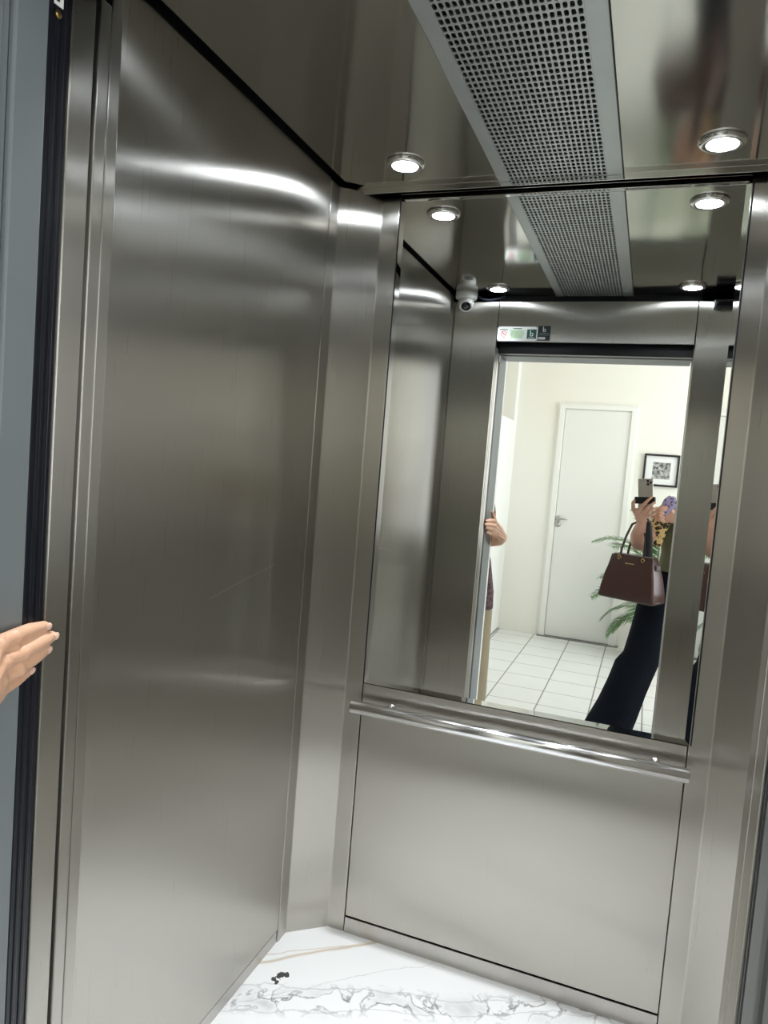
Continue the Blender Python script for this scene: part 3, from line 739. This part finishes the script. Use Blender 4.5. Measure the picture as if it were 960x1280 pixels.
# ---- brown leather handbag on the photographer's forearm
def handbag():
    LE = plain('brown_leather', (.062, .027, .022), .36, spec=.35, noise=.22, scale=70, bump=.25)
    LEH = plain('dark_handle_leather', (.055, .035, .03), .4, noise=.15, scale=60)
    GOLD = plain('gold_metal', (.75, .55, .25), .25, 1)
    r = empty('handbag', (-.03, -.10, .80), 'structured brown leather handbag hanging from the photographer\'s forearm', 'handbag')
    # local frame: front turned a little so that one end shows
    yaw = math.radians(26); fx = Vector((math.cos(yaw), math.sin(yaw), .0)).normalized(); fn = Vector((-math.sin(yaw), math.cos(yaw), 0))
    C = Vector((-.030, -.135, .80))
    def P(u, v, z): return C+fx*u+fn*v+Vector((0, 0, z))
    t = bmesh.new(); rings = []
    for z, hu, hv in ((0, .150, .070), (.004, .156, .075), (.06, .152, .072), (.13, .140, .062), (.20, .122, .048), (.235, .112, .038), (.240, .108, .035)):
        rg = []
        for su, sv in ((-1, -1), (1, -1), (1, 1), (-1, 1)):
            for k in range(5):
                a = {(-1, -1): 180, (1, -1): 270, (1, 1): 0, (-1, 1): 90}[(su, sv)]+22.5*k; a = math.radians(a); q = .014
                rg.append(t.verts.new(P(su*(hu-q)+q*math.cos(a), sv*(hv-q)+q*math.sin(a), z)))
        rings.append(rg)
    n = len(rings[0])
    for a, b in zip(rings, rings[1:]):
        for k in range(n):
            f = t.faces.new((a[k], a[(k+1) % n], b[(k+1) % n], b[k])); f.smooth = True
    t.faces.new(rings[0][::-1]); t.faces.new(rings[-1]); bmesh.ops.recalc_face_normals(t, faces=t.faces)
    mb = MB(); mb.add(t); mb.build('body', LE, r)
    mb = MB()
    for s in (-1, 1):
        mb.tube([P(s*.153, -.06, .01), P(s*.153, .06, .01)], .004, 8); mb.tube([P(s*.112, .036, .236), P(s*.1545, .071, .008)], .003, 8)
    mb.tube([P(-.150, .073, .006), P(.150, .073, .006)], .0035, 8)
    mb.build('piping', LEH, r)
    for sv in (1, -1):
        h = MB(); v0 = sv*.040
        pts = [P(-.066, v0, .225), P(-.060, v0, .27), P(-.044, v0*.9, .34), P(-.020, v0*.8, .405), P(.012, v0*.7, .424), P(.046, v0*.8, .400), P(.064, v0*.9, .34), P(.066, v0, .27), P(.066, v0, .225)]
        h.tube(pts, .0062, 12); hd = h.build('handle', LEH, r)
        for u in (-.066, .066):
            k = MB(); k.tube([P(u-.010, v0*1.12, .224), P(u, v0*1.18, .212), P(u+.010, v0*1.12, .224), P(u, v0*1.15, .236), P(u-.010, v0*1.12, .224)], .0026, 8); k.build('ring', GOLD, hd)
    mb = MB()
    for k, w in enumerate((.006, .004, .008, .004, .007, .005)):
        u = -.022+k*.0085
        mb.rbox(Matrix.Translation(P(u, .0525, .196)) @ Matrix((fx, fn, Vector((0, 0, 1)))).transposed().to_4x4(), w, .002, .006 if k in (0, 3) else .0042, .0005, 1)
    mb.build('name_plate', GOLD, r)
    mb = MB(); mb.rbox(Matrix.Translation(P(.115, 0, .19)) @ Matrix((fx, fn, Vector((0, 0, 1)))).transposed().to_4x4(), .04, .05, .030, .006, 2)
    mb.build('side_tab', LEH, r)
handbag()

# ---- black strap hanging from the raised hand
r = empty('strap', (.03, -.045, 1.03), 'wide black strap hanging between the raised arm and the leopard scarf', 'strap')
MB().loft([((.020, -.040, 1.232), (.011, .006)), ((.024, -.045, 1.19), (.017, .005)), ((.030, -.045, 1.12), (.018, .005)), ((.036, -.045, 1.052), (.019, .005))], 14, side=(1, 0, 0), dome=True).build('webbing', BLACK, r)
MB().loft([((.012, -.026, 1.245), .005), ((.016, -.034, 1.240), .006), ((.020, -.040, 1.230), .008)], 10, dome=True).build('clip', GLASS_B, r)
# ---- purple patterned pouch in the right fist
r = empty('pouch', (.10, -.165, 1.29), 'small purple patterned cloth pouch held in the photographer\'s fist', 'pouch')
PUR = blotch('purple_print', (.30, .24, .40), (.045, .025, .08), 60, .2, .55, rough=.6)
mb = MB()
mb.loft([((.088, -.160, 1.275), (.018, .014)), ((.098, -.160, 1.305), (.030, .017)), ((.112, -.160, 1.330), (.036, .020)), ((.124, -.160, 1.350), (.028, .016)), ((.128, -.160, 1.360), (.014, .010))], 18, side=(1, 0, 0), dome=True)
mb.loft([((.085, -.155, 1.315), (.014, .010)), ((.100, -.150, 1.342), (.020, .010)), ((.118, -.150, 1.356), (.022, .008))], 14, side=(1, 0, 0), dome=True)
remesh(mb, 'fabric', PUR, r, .003, 2)
MB().ball((.146, -.146, 1.338), (.007, .005, .006)).build('toggle', BLACK, r)

# ---- companion: stands left of the doorway and holds the frame open
def companion():
    r = empty('person', (-.94, .02, 0), 'person in beige trousers and a purple patterned blouse, hand gripping the left door frame', 'person')
    HC = (-.94, .03, 1.47); FW = (.45, 1, -.05)
    mb = MB()
    mb.loft([((-.94, .02, .80), (.15, .10)), ((-.94, .02, .92), (.16, .115)), ((-.94, .02, 1.05), (.135, .10)), ((-.945, .015, 1.18), (.140, .105)), ((-.945, .01, 1.26), (.135, .085)), ((-.94, .01, 1.31), (.09, .06))], 20, side=(1, 0, 0), dome=True)
    mb.loft([((-.94, .012, 1.28), .055), ((-.94, .02, 1.38), .05)], 14, dome=True)
    head(mb, HC, FW)
    for s in (-1, 1):
        mb.loft([((-.94+s*.085, .02, .88), .088), ((-.94+s*.09, .025, .48), .058), ((-.94+s*.09, .0, .09), .037)], 14, dome=True)
        mb.loft([((-.94+s*.09, -.01, .05), (.036, .032)), ((-.94+s*.095, .08, .035), (.04, .026)), ((-.94+s*.10, .15, .03), (.034, .02))], 12, side=(1, 0, 0), dome=True)
    # right arm to the frame
    mb.loft([((-.835, .02, 1.262), .052), ((-.80, .13, 1.175), .046), ((-.762, .235, 1.082), .040)], 14, dome=True)
    mb.loft([((-.762, .235, 1.082), .041), ((-.718, .325, 1.086), .040), ((-.660, .43, 1.100), .033), ((-.638, .475, 1.112), (.025, .030)), ((-.636, .505, 1.122), (.021, .030))], 16, side=(1, 0, 0), dome=True)
    # palm (flat, back of the hand towards +x)
    mb.loft([((-.636, .500, 1.121), (.021, .030)), ((-.643, .530, 1.143), (.019, .033)), ((-.652, .565, 1.157), (.0165, .037)), ((-.662, .590, 1.165), (.013, .038)), ((-.666, .602, 1.168), (.009, .035))], 18, side=(1, 0, 0), dome=True)
    K = [([(-.661, .590, 1.196), (-.6655, .618, 1.199), (-.672, .648, 1.200), (-.6775, .674, 1.1985)], (.0098, .0092, .0086, .0068)),
         ([(-.6585, .594, 1.1755), (-.6625, .628, 1.1785), (-.670, .662, 1.182), (-.6775, .687, 1.1835)], (.0098, .0092, .0086, .0068)),
         ([(-.661, .592, 1.1555), (-.6645, .624, 1.159), (-.671, .655, 1.1645), (-.6775, .677, 1.168)], (.0094, .0088, .0082, .0066)),
         ([(-.665, .580, 1.1365), (-.668, .604, 1.138), (-.673, .632, 1.1425), (-.678, .653, 1.1470)], (.0086, .0078, .0071, .0058))]
    for p, q in K: finger(mb, p, q)
    for p, q in K[:4]:                                   # knuckles
        mb.ball((p[0][0]+.004, p[0][1], p[0][2]), .0105); mb.ball((p[1][0]+.0015, p[1][1], p[1][2]), q[1]*1.04)
    for z0, (p, q) in zip((1.125, 1.12, 1.112, 1.106), K):    # tendons on the back of the hand
        mb.loft([((-.614, .520, z0), .004), ((-.634, .560, (z0+p[0][2])/2+.004), .0045), ((p[0][0]+.006, p[0][1], p[0][2]), .0055)], 8, dome=True)
    finger(mb, [(-.640, .520, 1.145), (-.660, .548, 1.182), (-.670, .563, 1.212), (-.676, .572, 1.236)], (.0150, .0125, .0108, .008))
    # left arm hanging
    mb.loft([((-1.055, .01, 1.262), .050), ((-1.09, .0, 1.05), .042), ((-1.085, .05, .83), .028)], 14, dome=True)
    mb.loft([((-1.085, .05, .84), (.014, .026)), ((-1.082, .065, .79), (.014, .038)), ((-1.080, .072, .755), (.012, .038))], 14, side=(1, 0, 0), dome=True)
    for k in range(4):
        y = .042+.02*k; l = (.058, .072, .076, .068)[k]
        finger(mb, [(-1.080, y, .76), (-1.076, y+.004, .76-l*.5), (-1.068, y+.006, .76-l)], (.0092, .0084, .0068))
    finger(mb, [(-1.075, .085, .815), (-1.068, .112, .785), (-1.064, .118, .755)], (.012, .0105, .008))
    remesh(mb, 'body', SKIN2, r, .0025, 1)
    eyes(HC, FW, r)
    # nails on the gripping fingers
    for p, q in K:
        a, b = Vector(p[2]), Vector(p[3]); d = (b-a).normalized(); nrm = Vector((1, 0, 0)); nrm = (nrm-d*nrm.dot(d)).normalized(); w = d.cross(nrm)
        M = Matrix((w, d, nrm)).transposed().to_4x4()
        MB().ball(b+d*.0015+nrm*q[3]*.70, (q[3]*.72, .0068, .0026), M, 16).build('fingernail', NAIL, r)
    h = Vector(HC); mb = MB()
    mb.ball(h+Vector((-.01, -.02, .045)), (.086, .098, .09)); mb.ball(h+Vector((-.02, -.055, -.03)), (.08, .06, .11)); mb.ball(h+Vector((.012, .035, .088)), (.06, .045, .028))
    remesh(mb, 'hair', plain('grey_brown_hair', (.09, .065, .05), .5, noise=.4, scale=80, bump=.5), r, .006, 2)
    BL = blotch('purple_blouse_print', (.16, .085, .10), (.03, .018, .03), 38, .15, .6, rough=.8)
    mb = MB()
    mb.loft([((-.94, .02, .67), (.203, .160)), ((-.94, .02, .76), (.199, .158)), ((-.942, .02, .92), (.172, .138)), ((-.945, .02, 1.05), (.145, .115)), ((-.945, .015, 1.17), (.150, .115)), ((-.945, .01, 1.26), (.152, .100)), ((-.945, .01, 1.315), (.11, .078))], 24, side=(1, 0, 0))
    mb.loft([((-.850, .010, 1.262), .066), ((-.812, .10, 1.200), .060), ((-.795, .15, 1.165), .056)], 16, dome=False)
    mb.loft([((-1.045, .01, 1.260), .060), ((-1.085, .0, 1.08), .054)], 16, dome=False)
    remesh(mb, 'blouse', BL, r, .006, 3)
    TB = plain('beige_trousers', (.40, .33, .22), .8, noise=.12, scale=20, bump=.4)
    mb = MB()
    mb.loft([((-.94, .02, .94), (.150, .115)), ((-.94, .02, .85), (.160, .125)), ((-.94, .02, .77), (.165, .125))], 24, side=(1, 0, 0))
    for s in (-1, 1):
        mb.loft([((-.94+s*.075, .02, .90), (.085, .110)), ((-.94+s*.090, .02, .65), (.110, .115)), ((-.94+s*.096, .022, .45), (.108, .108)), ((-.94+s*.098, .01, .20), (.108, .108)), ((-.94+s*.096, .005, .03), (.102, .11))], 24, side=(1, 0, 0))
    remesh(mb, 'trousers', TB, r, .006, 3)
    for s in (-1, 1):
        cx = -.94+s*.095
        MB().loft([((cx, -.03, .035), (.037, .032)), ((cx, .06, .034), (.043, .031)), ((cx, .16, .028), (.044, .026)), ((cx, .19, .022), (.032, .02))], 16, side=(1, 0, 0), dome=True).build('shoe', plain('tan_shoe', (.2, .13, .08), .5), r)
companion()

# ================================================================= camera, world, view
cam = bpy.data.cameras.new('camera'); co = bpy.data.objects.new('camera', cam); COL.objects.link(co)
M = Matrix((RX_, -DN, -FWD)).transposed().to_4x4(); M.translation = O
co.matrix_world = M
cam.sensor_fit = 'HORIZONTAL'; cam.sensor_width = 36; cam.lens = 894.8/960*36; cam.clip_start = .03; cam.clip_end = 50
SC.camera = co
w = bpy.data.worlds.new('world'); SC.world = w; w.use_nodes = True
w.node_tree.nodes['Background'].inputs[0].default_value = (.75, .85, 1, 1); w.node_tree.nodes['Background'].inputs[1].default_value = .6
SC.view_settings.view_transform = 'Standard'; SC.view_settings.look = 'None'; SC.view_settings.gamma = 1; SC.view_settings.use_curve_mapping = False
SC.view_settings.exposure = 0
SC.cycles.max_bounces = 14; SC.cycles.glossy_bounces = 12; SC.cycles.diffuse_bounces = 5; SC.cycles.sample_clamp_indirect = 12
SC.cycles.use_denoising = True; SC.cycles.caustics_reflective = True
